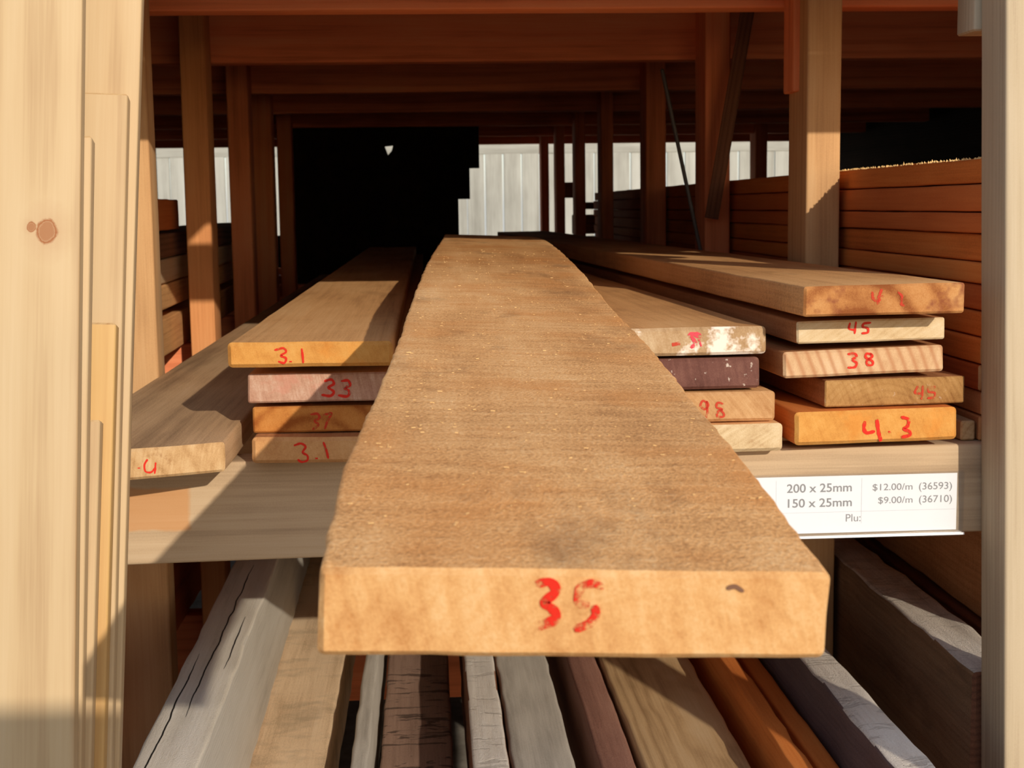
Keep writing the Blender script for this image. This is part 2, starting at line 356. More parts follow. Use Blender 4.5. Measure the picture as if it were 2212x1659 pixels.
# red crayon writing: strokes in photograph points, laid on the cut end of a board
def smooth_path(pts, n=7):
    if len(pts) < 3: return [Vector(p) for p in pts]
    P = [Vector(p) for p in pts]; P = [2 * P[0] - P[1]] + P + [2 * P[-1] - P[-2]]
    out = []
    for i in range(1, len(P) - 2):
        for k in range(n):
            s = k / n; a, b, c, d = P[i - 1:i + 3]
            out.append(0.5 * ((2 * b) + (c - a) * s + (2 * a - 5 * b + 4 * c - d) * s * s + (-a + 3 * b - 3 * c + d) * s ** 3))
    return out + [P[-2]]
def mark(parent, strokes, wpx, mat='red', name='number_mark'):
    mw = parent.matrix_basis; inv = mw.inverted()
    p0 = mw.translation; n = -(mw.to_3x3() @ Vector((0, 1, 0)))
    bm = bmesh.new(); lift = -0.0004
    for si, st in enumerate(strokes):
        lift = -0.0004 - 0.00012 * si
        if isinstance(st, tuple): ww, pts = st
        else: ww, pts = wpx, st
        if len(pts) == 1: pts = [(pts[0][0] - 1.2, pts[0][1]), (pts[0][0] + 1.2, pts[0][1])]
        q = []
        for s in smooth_path([(a, b, 0) for a, b in pts]):
            l = inv @ hit(s.x, s.y, p0, n); q.append(Vector((l.x, 0, l.z)))
        scale = (inv @ hit(pts[0][0] + 1, pts[0][1], p0, n) - inv @ hit(pts[0][0], pts[0][1], p0, n)).length
        hw = ww * 0.5 * scale
        fr = []
        for i, p in enumerate(q):
            tdir = (q[min(i + 1, len(q) - 1)] - q[max(i - 1, 0)])
            tdir = tdir.normalized() if tdir.length > 1e-9 else Vector((1, 0, 0))
            nn = Vector((-tdir.z, 0, tdir.x)); k = 0.55 if i in (0, len(q) - 1) else 1.0
            k *= 0.85 + 0.3 * noise.noise(p * 400)
            ext = tdir * (hw * 0.5) * (-1 if i == 0 else (1 if i == len(q) - 1 else 0))
            fr.append((p + nn * hw * k + ext, p - nn * hw * k + ext))
        va = [[bm.verts.new((a.x, lift, a.z)), bm.verts.new((b.x, lift, b.z)), bm.verts.new((b.x, 0.0001, b.z)), bm.verts.new((a.x, 0.0001, a.z))] for a, b in fr]
        for a, b in zip(va[:-1], va[1:]):
            for k in range(4): bm.faces.new((a[k], a[(k + 1) % 4], b[(k + 1) % 4], b[k]))
        bm.faces.new(va[0][::-1]); bm.faces.new(va[-1])
    bmesh.ops.recalc_face_normals(bm, faces=bm.faces)
    o = link(name, bm, (mat,), parent, smooth=False)
    o['label'] = 'red crayon writing on the cut end'
    return o

# ------------------------------------------------------------------ the setting
GZ = 0.0
bm = bmesh.new(); box_bm(bm, -30, 30, -20, 40, -0.2, GZ)
tag(link('floor', bm, ('earth',), smooth=False), kind='structure')
def poly_slab(name, pts, axis, a, b, mat):
    """outline pts extruded from a to b along axis ('y' or 'z')"""
    bm = bmesh.new()
    mk = (lambda p, q: (p[0], q, p[1])) if axis == 'y' else (lambda p, q: (p[0], p[1], q))
    v0 = [bm.verts.new(mk(p, a)) for p in pts]; v1 = [bm.verts.new(mk(p, b)) for p in pts]
    bm.faces.new(v0); bm.faces.new(v1[::-1])
    for k in range(len(pts)): bm.faces.new((v0[k], v0[(k + 1) % len(pts)], v1[(k + 1) % len(pts)], v1[k]))
    bmesh.ops.recalc_face_normals(bm, faces=bm.faces)
    return bm
DECK = H + 0.337
nx0, nx1 = 0.0, 0.04
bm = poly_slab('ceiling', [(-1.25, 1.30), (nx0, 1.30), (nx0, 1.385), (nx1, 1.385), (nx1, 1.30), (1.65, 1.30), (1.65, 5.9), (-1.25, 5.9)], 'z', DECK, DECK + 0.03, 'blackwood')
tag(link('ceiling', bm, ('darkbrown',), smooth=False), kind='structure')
for s, nm in ((-1, 'light_blocker_left'), (1, 'light_blocker_right')):  # unseen side panels added to keep the rack interior dark
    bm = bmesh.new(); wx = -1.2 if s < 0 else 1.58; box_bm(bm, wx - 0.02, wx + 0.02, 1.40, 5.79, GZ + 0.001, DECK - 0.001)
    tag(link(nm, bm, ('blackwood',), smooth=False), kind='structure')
bm = bmesh.new(); box_bm(bm, -1.22, -0.64, 1.345, 1.375, GZ + 0.001, DECK - 0.001); box_bm(bm, 0.98, 1.6, 1.345, 1.375, GZ + 0.001, DECK - 0.001)  # unseen front panels added to stop light entering the neighbouring bays
tag(link('light_blocker_front', bm, ('frame',), smooth=False), kind='structure')
WZ = 4.60
def w2(px, py): p = at(px, py, WZ); return (p.x, p.z)
hx = [w2(831, 316), w2(849, 314), w2(846, 326), w2(838, 335)]
L_, T_ = w2(624, 500)[0], DECK
s1, s2, s3 = w2(1035, 330), w2(1015, 400), w2(991, 470)
y1, y2 = w2(1030, 363)[1], w2(1000, 430)[1]
key = (hx[0][0], T_)
outer = [(L_, GZ), (s3[0], GZ), (s3[0], y2), (s2[0], y2), (s2[0], y1), (s1[0], y1), (s1[0], T_), (hx[0][0] + 0.0004, T_),
         (hx[0][0] + 0.0004, hx[0][1]), hx[1], hx[2], hx[3], (hx[0][0], hx[0][1]), (hx[0][0], T_), (L_, T_)]
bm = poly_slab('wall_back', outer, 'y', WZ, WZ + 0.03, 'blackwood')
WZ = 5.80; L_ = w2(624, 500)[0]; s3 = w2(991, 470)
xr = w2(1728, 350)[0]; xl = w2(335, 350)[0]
box_bm(bm, s3[0], xr, WZ, WZ + 0.03, GZ, H - 0.12); box_bm(bm, xl, L_, WZ, WZ + 0.03, GZ, H - 0.10)  # low back panels added to cut light coming in from behind
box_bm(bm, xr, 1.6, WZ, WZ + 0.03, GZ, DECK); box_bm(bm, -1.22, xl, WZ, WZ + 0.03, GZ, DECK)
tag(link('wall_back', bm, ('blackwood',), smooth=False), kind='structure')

# ------------------------------------------------------------------ the rack
X, Y, Z = Vector((1, 0, 0)), Vector((0, 1, 0)), Vector((0, 0, 1))
rack = bpy.data.objects.new('timber_rack', None); COL.objects.link(rack); rack.location = (0, 1.29, 0)
tag(rack, 'open timber storage rack of weathered posts and reddish cross beams holding the planks', 'rack')
RI = Matrix.Translation((0, -1.29, 0))
def rpart(name, mats, w, t, L, mat, **kw):
    return board(name, mats, w, t, L, RI @ mat, parent=rack, **kw)
def vpost(xl, xr, z0, z1, top, mats, bottom=0.001, name='post', tilt=0.0):
    # local Y up, local Z towards the viewer
    d = Vector((tilt, 0, 1)).normalized()
    return rpart(name, mats, xr - xl, z1 - z0, top - bottom, frame(Vector((xl, z1, bottom)), X, d), r=0.003, jit=0.0006, nL=14)
def hbeam(x0, x1, z0, z1, h0, h1, mats, name='beam'):
    # local Y along +X, local X up, local Z = X x Y -> towards depth
    return rpart(name, mats, h1 - h0, z1 - z0, x1 - x0, frame(Vector((x0, z0, H + h0)), Z, X), r=0.003, jit=0.0006, nL=24)
ST = -0.2245                              # top of the shelf beams
for n in range(7):
    z0 = 1.74 + 0.64 * n
    xl, xr = (0.463, 0.505) if n < 3 else (0.447, 0.477)
    m = ('frame',) if n == 0 else ('redframe',)
    vpost(xl, xr, z0, z0 + 0.09, DECK - 0.001, m)
    lx = [(-0.4155, -0.3255, 0.045), (-0.391, -0.350, 0.07), (-0.404, -0.360, 0.07), (-0.434, -0.381, 0.07), (-0.433, -0.391, 0.07), (-0.445, -0.40, 0.07), (-0.45, -0.41, 0.07)][n]
    if n < 5: vpost(lx[0], lx[1], z0, z0 + lx[2], DECK - 0.001, ('frame',) if n == 0 else (('post_tan',) if n == 1 else ('redframe',)))
    hbeam(-1.17, 1.55, z0 + 0.09, z0 + 0.135, 0.245, 0.335, ('redframe',), 'roof_beam')
    if n: hbeam(-1.17, 1.55, z0 + 0.09, z0 + 0.135, ST - 0.085, ST, ('redframe',), 'shelf_beam')
    else: hbeam(-0.32, 0.46, z0 + 0.02, z0 + 0.065, ST - 0.085, ST, ('frame',), 'shelf_beam')
vpost(1.150, 1.192, 5.0, 5.09, DECK - 0.001, ('redframe',))
hbeam(-1.17, 1.55, 1.29, 1.335, 0.245, 0.325, ('frame',), 'roof_beam')
bl = at(285, 1218, 1.29).z - H; print('BEAM', bl, at(1760, 1163, 1.29).z - H)
sb = hbeam(-1.17, 1.55, 1.29, 1.335, -0.308, ST, ('shelf',), 'shelf_beam'); 
for v in sb.data.vertices:
    if v.co.x < 0.05: v.co.x -= 0.0100 * max(0.0, (1.66 - v.co.y)) / 0.77
sb['label'] = 'sunlit weathered front shelf beam with an orange stain'
hbeam(-1.17, 1.55, 2.47, 2.515, -0.865, -0.70, ('redframe',), 'lower_beam')
hbeam(-1.17, 1.55, 1.29, 1.335, -0.80, -0.70, ('frame',), 'lower_beam')
hbeam(-1.17, 1.55, 3.75, 3.795, -0.80, -0.70, ('redframe',), 'lower_beam')
a, b = at(2117, 0, 1.29), at(2117, 1659, 1.29)
tl = (a.x - b.x) / (a.z - b.z)
np_ = vpost(b.x - tl * b.z, b.x - tl * b.z + 0.045, 1.232, 1.289, 2.0, ('nearpost',), tilt=tl); np_['label'] = 'pale front post with a sunlit face'
vpost(-0.62, -0.55, 1.232, 1.289, 2.0, ('nearpost',))
c = at(2087, 72, 1.31)
rpart('support_block', ('nearpost',), 0.08, 0.043, 0.098, frame(Vector((c.x, 1.334, c.z)), X, Z), r=0.002)
c = at(1707, 200, 1.80)
rpart('support_block', ('redframe',), 0.012, 0.05, DECK - 0.001 - c.z, frame(Vector((c.x - 0.002, 1.828, c.z)), X, Z), r=0.002)
# diagonal strap and thin rod nailed across the right-hand posts
p, q = at(1603, 0, 2.34), at(1522, 470, 2.34)
rpart('brace_strap', ('darkbrown',), 0.022, 0.006, (p - q).length, frame(q, X, p - q), r=0.001)
p, q = at(1425, 150, 2.25), at(1509, 545, 2.25)
rpart('tie_rod', ('steel',), 0.006, 0.006, (p - q).length, frame(q, X, p - q), r=0.0025)

# ------------------------------------------------------------------ fence behind the rack
fence = bpy.data.objects.new('paling_fence', None); COL.objects.link(fence); fence.location = (0, 8.3, 0)
tag(fence, 'pale grey paling fence in full sun behind the rack', 'fence')
for k in range(58):
    x = -2.7 + 0.105 * k
    board('paling', ('fence',), 0.099 + random.uniform(-.004, .003), 0.018, 2.1, frame(Vector((x, 0.018 + random.uniform(0, .006), 0)), X, Z), parent=fence, r=0.003, nL=3)
rl = at(1100, 332, 8.26)
board('top_rail', ('fence',), 0.10, 0.03, 6.3, frame(Vector((-2.75, 0.0, rl.z)), Z, X), parent=fence, r=0.003, nL=4)

# ------------------------------------------------------------------ the long plank in the middle
stn = [((680, 1228), (1787, 1240)), ((740, 1000), (1612, 1003)), ((797, 870), (1502, 869)), ((850, 745), (1401, 745)), ((880, 660), (1318, 658)), ((915, 572), (1243, 570)), ((952, 518), (1174, 508))]
PW, PT = 0.15, 0.0262
pts = []
for l, r_ in stn:
    wpx = math.hypot(r_[0] - l[0], r_[1] - l[1]); z = PW * FPX / wpx
    for _ in range(4):
        A, B = at(*l, z), at(*r_, z); z *= PW / (B - A).length
    A, B = at(*l, z), at(*r_, z)
    pts.append((z, (A.x + B.x) / 2, (A.z + B.z) / 2 - H))
z, xc, h = pts[-1]
sx = (pts[-1][1] - pts[0][1]) / (pts[-1][0] - pts[0][0])
for z2, h2 in ((2.6, -0.0475), (3.2, -0.059), (3.9, -0.0745)): pts.append((z2, xc + sx * (z2 - z) * 0.6, h2))
print('PLANK', [(round(a, 3), round(b, 4), round(c, 4)) for a, b, c in pts])
def herm(zq, idx):
    n = len(pts)
    i = 0
    while i < n - 2 and pts[i + 1][0] < zq: i += 1
    def slope(k):
        a, b = max(k - 1, 0), min(k + 1, n - 1)
        return (pts[b][idx] - pts[a][idx]) / (pts[b][0] - pts[a][0])
    z0, z1 = pts[i][0], pts[i + 1][0]; s = (zq - z0) / (z1 - z0); d = z1 - z0
    return ((2*s**3-3*s*s+1) * pts[i][idx] + (s**3-2*s*s+s) * d * slope(i) + (-2*s**3+3*s*s) * pts[i+1][idx] + (s**3-s*s) * d * slope(i+1))
Zf = pts[0][0]; L_p = 3.5
A, B = at(680, 1228, Zf), at(1787, 1240, Zf)
rollv = (B - A).normalized()
hero_m = frame(A - Vector((0, 0, PT)), rollv, Y)
x0h, h0h = herm(Zf, 1), herm(Zf, 2)
hero = board('timber_plank', ('hero', 'hero_end'), (B - A).length, PT, L_p, hero_m, 'long rough-sawn plank jutting towards the viewer, marked 35 in red', 'plank',
             bend=lambda y: (herm(Zf + max(y, 0), 1) - x0h, herm(Zf + max(y, 0), 2) - h0h), r=0.0022, jit=0.0005, nL=420, nx=14, edge=0.0009, seed=3.0)
mark(hero, [(24, [(1163, 1260), (1186, 1257), (1199, 1268), (1197, 1282), (1180, 1296), (1178, 1304), (1192, 1314), (1202, 1326), (1198, 1338), (1182, 1346), (1166, 1352)]),
            (20, [(1300, 1266), (1281, 1260), (1262, 1264), (1251, 1274), (1247, 1292), (1252, 1303), (1268, 1306)]), (21, [(1285, 1312), (1287, 1326), (1275, 1344), (1260, 1352), (1245, 1358)])], 22, 'red_bold')
mark(hero, [(11, [(1572, 1270), (1588, 1267), (1604, 1276)])], 10, plain('dark_nick', (120, 84, 62)), 'nick')['label'] = 'dark nick in the cut end'

# ------------------------------------------------------------------ stacks on the shelf
def stacked(TL, TR, BL, z, L, mats, label, group, yaw=0.0, **kw):
    a, b, c = front(TL, TR, BL, z)
    xd = (b - a).normalized(); w = (b - a).length; t = abs((a - c).dot(Vector((-xd.z, 0, xd.x)))) - 0.0016
    yd = Vector((math.sin(math.radians(yaw)), math.cos(math.radians(yaw)), 0))
    o = a - Vector((-xd.z, 0, xd.x)) * (t + 0.0004)
    kw.setdefault('r', 0.0025); kw.setdefault('jit', 0.0006)
    m = frame(o, xd, yd)
    return board('timber_plank', mats, w, t, L, m, label, 'plank', group, nL=40, **kw)
GL = 'planks stacked left of the long plank'
o = stacked((490, 740), (848, 736), (492, 798), 1.245, 3.1, ('tan', 'e_orange'), 'orange-ended plank on top of the left stack, marked 3.1', GL, r=0.004)
mark(o, [[(594, 756), (612, 752), (618, 760), (607, 768), (618, 774), (614, 784), (602, 781)], (6, [(628, 781)]), [(652, 754), (654, 770), (655, 783)]], 5.5)
o = stacked((534, 808), (900, 801), (538, 874), 1.275, 3.3, ('tan', 'e_pink'), 'pinkish-ended plank second from top of the left stack, marked 33', GL, r=0.002)
mark(o, [[(702, 823), (716, 820), (721, 829), (710, 837), (721, 846), (714, 855), (696, 853)], [(738, 823), (752, 822), (756, 832), (745, 838), (755, 846), (750, 856), (732, 854)]], 7, 'red')
o = stacked((545, 879), (905, 872.5), (547, 938.5), 1.285, 3.3, ('brown', 'e_ringed'), 'orange-brown plank with ring-marked end, third down in the left stack', GL, r=0.002)
mark(o, [[(672, 895), (686, 894), (690, 903), (680, 909), (688, 918), (676, 927)], [(700, 896), (716, 893), (708, 908), (702, 926)]], 6, 'red_thin')
o = stacked((543, 945), (870, 943), (546, 1004), 1.262, 3.1, ('brown', 'e_plain'), 'pale orange plank at the bottom of the left stack, marked 3.1', GL, r=0.004)
mark(o, [[(636, 962), (650, 958), (660, 965), (654, 977), (664, 984), (664, 994), (652, 998), (644, 993)], (6, [(684, 990)]), [(699, 956), (705, 972), (709, 989)]], 5.5)
# wide flat plank at the far left with a slanting cut end
a = on(484, 955, -0.195); b = on(290, 851, -0.195)
flw = 0.148
o = board('timber_plank', ('greytan', 'e_fib'), flw, 0.026, 3.2, frame(Vector((a.x - flw, a.y, H - 0.221)), X, Y),
          'wide grey-topped plank lying flat at the left beside the pine boards', 'plank', skew=0.38, r=0.003, jit=0.0008, nL=50)
def mark_skew(o, strokes, wpx, mat='red'):
    mw = o.matrix_basis; sk = Vector((1, 0.38, 0)).normalized(); n = Vector((sk.y, -sk.x, 0))
    p0 = mw @ Vector((flw, 0, 0))
    m = frame(p0 + n * 0.0, sk, -n); tmp = bpy.data.objects.new('number_mark', None)
    class Q: pass
    q = Q(); q.matrix_basis = m
    bmo = mark_raw(m, strokes, wpx, mat); bmo.parent = o; bmo.matrix_basis = mw.inverted() @ m; bpy.data.objects.remove(tmp)
    bmo['label'] = 'red crayon writing on the cut end'
def mark_raw(m, strokes, wpx, mat):
    class Q: pass
    e = bpy.data.objects.new('holder', None); e.matrix_basis = m
    k = mark(e, strokes, wpx, mat); k.parent = None; bpy.data.objects.remove(e); return k
mark_skew(o, [(6, [(300, 1011)]), [(318, 993), (312, 1004), (314, 1018), (326, 1020), (334, 1012)], [(336, 1000), (335, 1012), (334, 1022)]], 5)

GM = 'planks hidden under the long plank'
for k in range(5):
    board('timber_plank', ('brown', 'e_plain'), 0.1, 0.0262, 1.1 - 0.08 * (k % 2), frame(Vector((0.006 + 0.002 * (k % 2), 1.30 + 0.006 * (k % 3), H + ST + 0.001 + 0.0268 * k)), X, Y),
          'plank in the stack carrying the long plank, hidden beneath it', 'plank', GM, r=0.002, jit=0.0004, nL=20)

GR = 'planks stacked just right of the long plank'
def from_right(TR, BR, w, z):
    tr_, br = at(*TR, z), at(*BR, z)
    return tr_, br
def stackR(TR, BR, w, z, L, mats, label, **kw):
    tr_, br = from_right(TR, BR, w, z); t = tr_.z - br.z
    kw.setdefault('r', 0.0035)
    return board('timber_plank', mats, w, t - 0.0016, L, frame(Vector((tr_.x - w, z, br.z + 0.001)), X, Vector((-0.038, 1, 0))), label, 'plank', GR, jit=0.0006, nL=40, **kw)
o = stackR((1659, 704), (1659, 768), 0.15, 1.27, 3.2, ('tan', 'e_white'), 'plank with white-daubed end on top of the stack right of the long plank')
mark(o, [(14, [(1490, 725), (1500, 722), (1512, 726)]), (10, [(1496, 730), (1502, 742), (1494, 750)]), (9, [(1510, 735), (1514, 746)])], 9, 'pinkpaint', 'paint_mark')
mark(o, [(15, [(1455, 744), (1465, 742)])], 9, 'red_thin', 'paint_mark')
o = stackR((1645, 771), (1646, 842), 0.15, 1.275, 3.2, ('darkbrown', 'e_purple'), 'dark purple-ended plank second down in the stack right of the long plank')
o = stackR((1679, 845), (1679, 913), 0.155, 1.27, 3.2, ('tan', 'e_tan'), 'tan plank with red 98 third down in the stack right of the long plank')
mark(o, [[(1526, 869), (1518, 866), (1513, 876), (1522, 884), (1530, 876), (1526, 868), (1528, 890), (1524, 902), (1516, 903)],
         [(1561, 872), (1550, 870), (1548, 880), (1560, 884), (1551, 889), (1549, 899), (1562, 900), (1563, 893), (1556, 886)]], 5.5, 'red_thin')
o = stackR((1696, 915), (1699, 979), 0.155, 1.262, 3.2, ('tan', 'e_pale'), 'pale-ended plank at the bottom of the stack right of the long plank', r=0.004)

GE = 'planks in the right-hand stack with red numbers'
o = stacked((1737, 618), (2091, 610), (1740, 688), 1.215, 3.0, ('tan', 'e_heart'), 'plank with reddish heartwood end on top of the right-hand stack', GE, yaw=-2.2)
mark(o, [(7, [(1884, 632), (1886, 645), (1896, 650), (1906, 640)]), (7, [(1904, 626), (1898, 642), (1896, 656)])], 6, 'red_thin')
mark(o, [(6, [(1938, 630), (1948, 640), (1946, 655), (1952, 660)])], 6, 'red_thin')
o = stacked((1722, 694), (2046, 685), (1722, 746), 1.26, 3.2, ('brown', 'e_pale'), 'pale cream-ended plank second down in the right-hand stack, marked 45', GE, yaw=-2.2, r=0.002)
mark(o, [[(1836, 698), (1834, 710), (1846, 713)], [(1849, 696), (1847, 710), (1846, 720)], [(1880, 697), (1866, 699), (1864, 706), (1874, 709), (1874, 718), (1862, 720)]], 5.5)
o = stacked((1692, 760), (2044, 745), (1695, 821), 1.27, 3.8, ('brown', 'e_rib'), 'plank with ribbed saw-marked end third down in the right-hand stack, marked 38', GE, yaw=-2.2, r=0.003)
mark(o, [[(1832, 765), (1846, 764), (1850, 771), (1840, 777), (1850, 784), (1846, 793), (1832, 794)], [(1882, 765), (1872, 764), (1870, 772), (1884, 780), (1884, 788), (1874, 788), (1872, 780), (1884, 770), (1880, 764)]], 6, 'red')
o = stacked((1783, 821), (2093, 814), (1782, 883), 1.275, 1.3, ('brown', 'e_dull'), 'dull brown plank fourth down in the right-hand stack, marked 45', GE, yaw=-3.9, r=0.0015)
mark(o, [[(1982, 835), (1976, 848), (1990, 850)], [(1993, 834), (1992, 848), (1990, 862)], [(2020, 836), (2006, 838), (2006, 846), (2018, 848), (2018, 858), (2004, 860)]], 5.5, 'red_thin')
o = stacked((1718, 891), (2074, 880), (1720, 966), 1.262, 4.3, ('orange', 'e_orange'), 'bright orange-ended plank at the bottom of the right-hand stack, marked 4.3', GE, yaw=-2.2, r=0.004)
mark(o, [(9, [(1868, 912), (1866, 926), (1872, 935), (1888, 932)]), (10, [(1894, 908), (1897, 930), (1902, 951)]), (9, [(1922, 933)]), (8, [(1948, 901), (1962, 906), (1960, 920), (1952, 926), (1964, 932), (1964, 940), (1948, 944)])], 9, 'red_bold')
p = at(2077, 880, 1.305); q = at(2118, 921, 1.305)
board('timber_offcut', ('pine', 'pine_end'), 0.014, p.z - q.z, 0.2, frame(Vector((p.x, 1.305, H + ST + 0.001)), X, Y), 'short pale offcut on the shelf beside the bright front post', 'offcut', r=0.002)

# ------------------------------------------------------------------ long piles in the neighbouring bays
hs = [0.040, 0.0155, -0.0106, -0.031, -0.057, -0.078, -0.103, -0.127, -0.152, -0.177, -0.2, ST]
words = ['topmost', 'second', 'third', 'fourth', 'fifth', 'sixth', 'seventh', 'eighth', 'ninth', 'tenth', 'eleventh']
for k in range(11):
    t = hs[k] - hs[k + 1] - 0.0012
    board('timber_plank', (['orange', 'redpile', 'redpile', 'orange', 'orange', 'redpile', 'orange', 'orange', 'redpile', 'brown', 'brown'][k], 'e_plain'), 0.2, t, 3.1,
          frame(Vector((0.512 + random.uniform(-.002, .004), 1.296 + random.uniform(0, .008), H + hs[k + 1] + 0.0008)), X, Y),
          ('topmost' if k == 0 else words[k] + ' from top') + ' plank of the reddish pile behind the right-hand posts', 'plank', 'planks piled behind the right-hand posts', r=0.0025, jit=0.0007, nL=60)
# torn fibres standing along the edge of the topmost plank of that pile
top_p = [o for o in COL.objects if o.get('label', '').startswith('topmost plank of the reddish')][0]
bm = bmesh.new(); tp = hs[0] - hs[1] - 0.0012
for k in range(260):
    y = random.uniform(0.0, 0.62); w_ = random.uniform(0.0004, 0.0016); h_ = random.uniform(0.0003, 0.0016) * (2.0 if random.random() < .07 else 1)
    x = random.uniform(-0.0004, 0.0025)
    vs = [bm.verts.new(c) for c in ((x - w_, y - w_, tp - 0.0012), (x + w_, y - w_ * .6, tp - 0.0008), (x + w_, y + w_, tp - 0.0008), (x - w_, y + w_ * .7, tp - 0.0012), (x - w_ * .3, y, tp + h_))]
    for q in ((3, 2, 1, 0), (0, 1, 4), (1, 2, 4), (2, 3, 4), (3, 0, 4)): bm.faces.new([vs[j] for j in q])
tag(link('torn_fibres', bm, ('dust',), top_p, smooth=False), 'pale torn fibres along the sunlit edge', kind='stuff')
hl = [(0.020, -0.030, 1.84, 0.62, 'redpile', 'dark red plank topmost in the pile behind the left post'),
      (-0.034, -0.072, 1.80, 2.5, 'darkbrown', 'dark plank second from top in the pile behind the left post'),
      (-0.0735, -0.112, 1.83, 2.5, 'greytan', 'half-lit pale plank third from top in the pile behind the left post'),
      (-0.113, -0.152, 1.80, 2.6, 'tan', 'tan plank fourth from top in the pile behind the left post'),
      (-0.166, ST, 1.82, 2.6, 'tan', 'thick tan timber at the bottom of the pile behind the left post')]
for (h1, h0, z0, L, m, lb) in hl:
    board('timber_plank', (m, 'e_tan'), 0.16, h1 - h0 - 0.001, L, frame(Vector((-0.555 + random.uniform(-.004, .0), z0, H + h0 + 0.001)), X, Vector((-0.027, 1, 0))), lb, 'plank', 'planks piled behind the left post', r=0.003, jit=0.001, nL=30)
board('spacer_batten', ('darkbrown', 'darkbrown'), 0.03, 0.011, 0.3, frame(Vector((-0.72, 2.3, H - 0.1645)), -Y, X), 'dark spacer batten lying under the tan planks behind the left post', 'batten', r=0.002)
board('spacer_batten', ('darkbrown', 'darkbrown'), 0.03, 0.011, 0.3, frame(Vector((-0.76, 3.6, H - 0.1645)), -Y, X), 'far dark spacer batten between tan planks behind the left posts', 'batten', r=0.002)
# dark timbers lying across the back
for (pl_, pr, pt, pb, z, lb) in ((1203, 1262, 394, 427, 5.30, 'dark block seen against the bright fence, left of the third gap'),
                                 (1256, 1330, 437, 451, 5.34, 'thin dark batten low in the fourth bright gap at the back'),
                                 (1238, 1345, 464, 504, 5.28, 'dark timber low across the bright gaps at the back')):
    p, q = at(pl_, pt, z), at(pr, pb, z)
    board('dark_timber', ('darkbrown', 'darkbrown'), p.z - q.z, 0.05, q.x - p.x, frame(Vector((p.x, z, q.z)), Z, X), lb, 'timber', r=0.003)

# ------------------------------------------------------------------ timbers on the lower shelf
LB = -0.697
def lower(name, mats, x0, x1, h0, h1, z0, z1, label, yaw=0.0, **kw):
    yd = Vector((math.sin(math.radians(yaw)), math.cos(math.radians(yaw)), 0))
    kw.setdefault('r', 0.004); kw.setdefault('jit', 0.0022)
    return board(name, mats, x1 - x0, h1 - h0, z1 - z0, frame(Vector((x0, z0, H + h0)), X, yd), label, 'timber', 'timbers on the lower shelf', nL=70, nx=6, **kw)
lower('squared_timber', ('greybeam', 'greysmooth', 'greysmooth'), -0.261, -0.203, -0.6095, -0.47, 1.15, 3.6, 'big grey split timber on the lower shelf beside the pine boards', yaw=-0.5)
lower('squared_timber', ('mudtan', 'mudtan'), -0.272, -0.124, LB, -0.614, 1.20, 3.8, 'muddy tan timber lying flat beside the big grey split timber')
lower('timber_board', ('greysmooth', 'greysmooth'), -0.0915, -0.0735, LB, -0.58, 1.20, 3.6, 'thin grey board on edge between the tan and the chipped timbers')
lower('timber_board', ('chipped', 'chipped'), -0.066, 0.018, LB, -0.635, 1.22, 3.6, 'dark brown chipped board below the end of the long plank')
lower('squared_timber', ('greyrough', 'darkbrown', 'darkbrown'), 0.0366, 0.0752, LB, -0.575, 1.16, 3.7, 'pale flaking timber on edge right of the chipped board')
lower('squared_timber', ('greysmooth', 'greysmooth'), 0.0785, 0.144, LB, -0.58, 1.16, 3.7, 'smooth grey timber pressed against the pale flaking one')
lower('timber_board', ('purple', 'purple'), 0.167, 0.2045, LB, -0.57, 1.16, 3.7, 'purple-brown board on edge left of the figured tan board')
lower('timber_board', ('oaktan', 'oaktan'), 0.2085, 0.318, LB, -0.565, 1.2, 3.7, 'wide tan board with swirling grain on the lower shelf')
lower('timber_board', ('orange', 'orange'), 0.3355, 0.3545, LB, -0.53, 1.05, 3.7, 'bright orange board on edge on the lower shelf', edge=0.0015, r=0.002)
lower('timber_board', ('orange', 'orange'), 0.3665, 0.3875, LB, -0.54, 1.05, 3.7, 'dim orange-brown board on edge left of the chipped grey timber')
lower('squared_timber', ('greyrough', 'purple', 'purple_shade'), 0.3925, 0.430, LB, -0.485, 1.12, 3.5, 'chipped grey timber on edge in front of the right inner post', jit=0.003)
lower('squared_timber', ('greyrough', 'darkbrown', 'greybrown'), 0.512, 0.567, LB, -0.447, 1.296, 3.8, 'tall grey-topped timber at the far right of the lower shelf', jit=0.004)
lower('timber_board', ('darkbrown', 'darkbrown'), 0.585, 0.66, LB, -0.455, 1.36, 3.8, 'dark timber behind the tall grey-topped one at the far right')
lower('timber_board', ('brown', 'brown'), 0.592, 0.63, -0.4505, ST - 0.088, 1.36, 3.8, 'reddish brown board on edge under the shelf at the far right')
lower('timber_board', ('redpile', 'redpile'), -0.47, -0.43, LB, -0.36, 1.5, 3.6, 'red-brown board on edge behind the left inner post under the shelf')

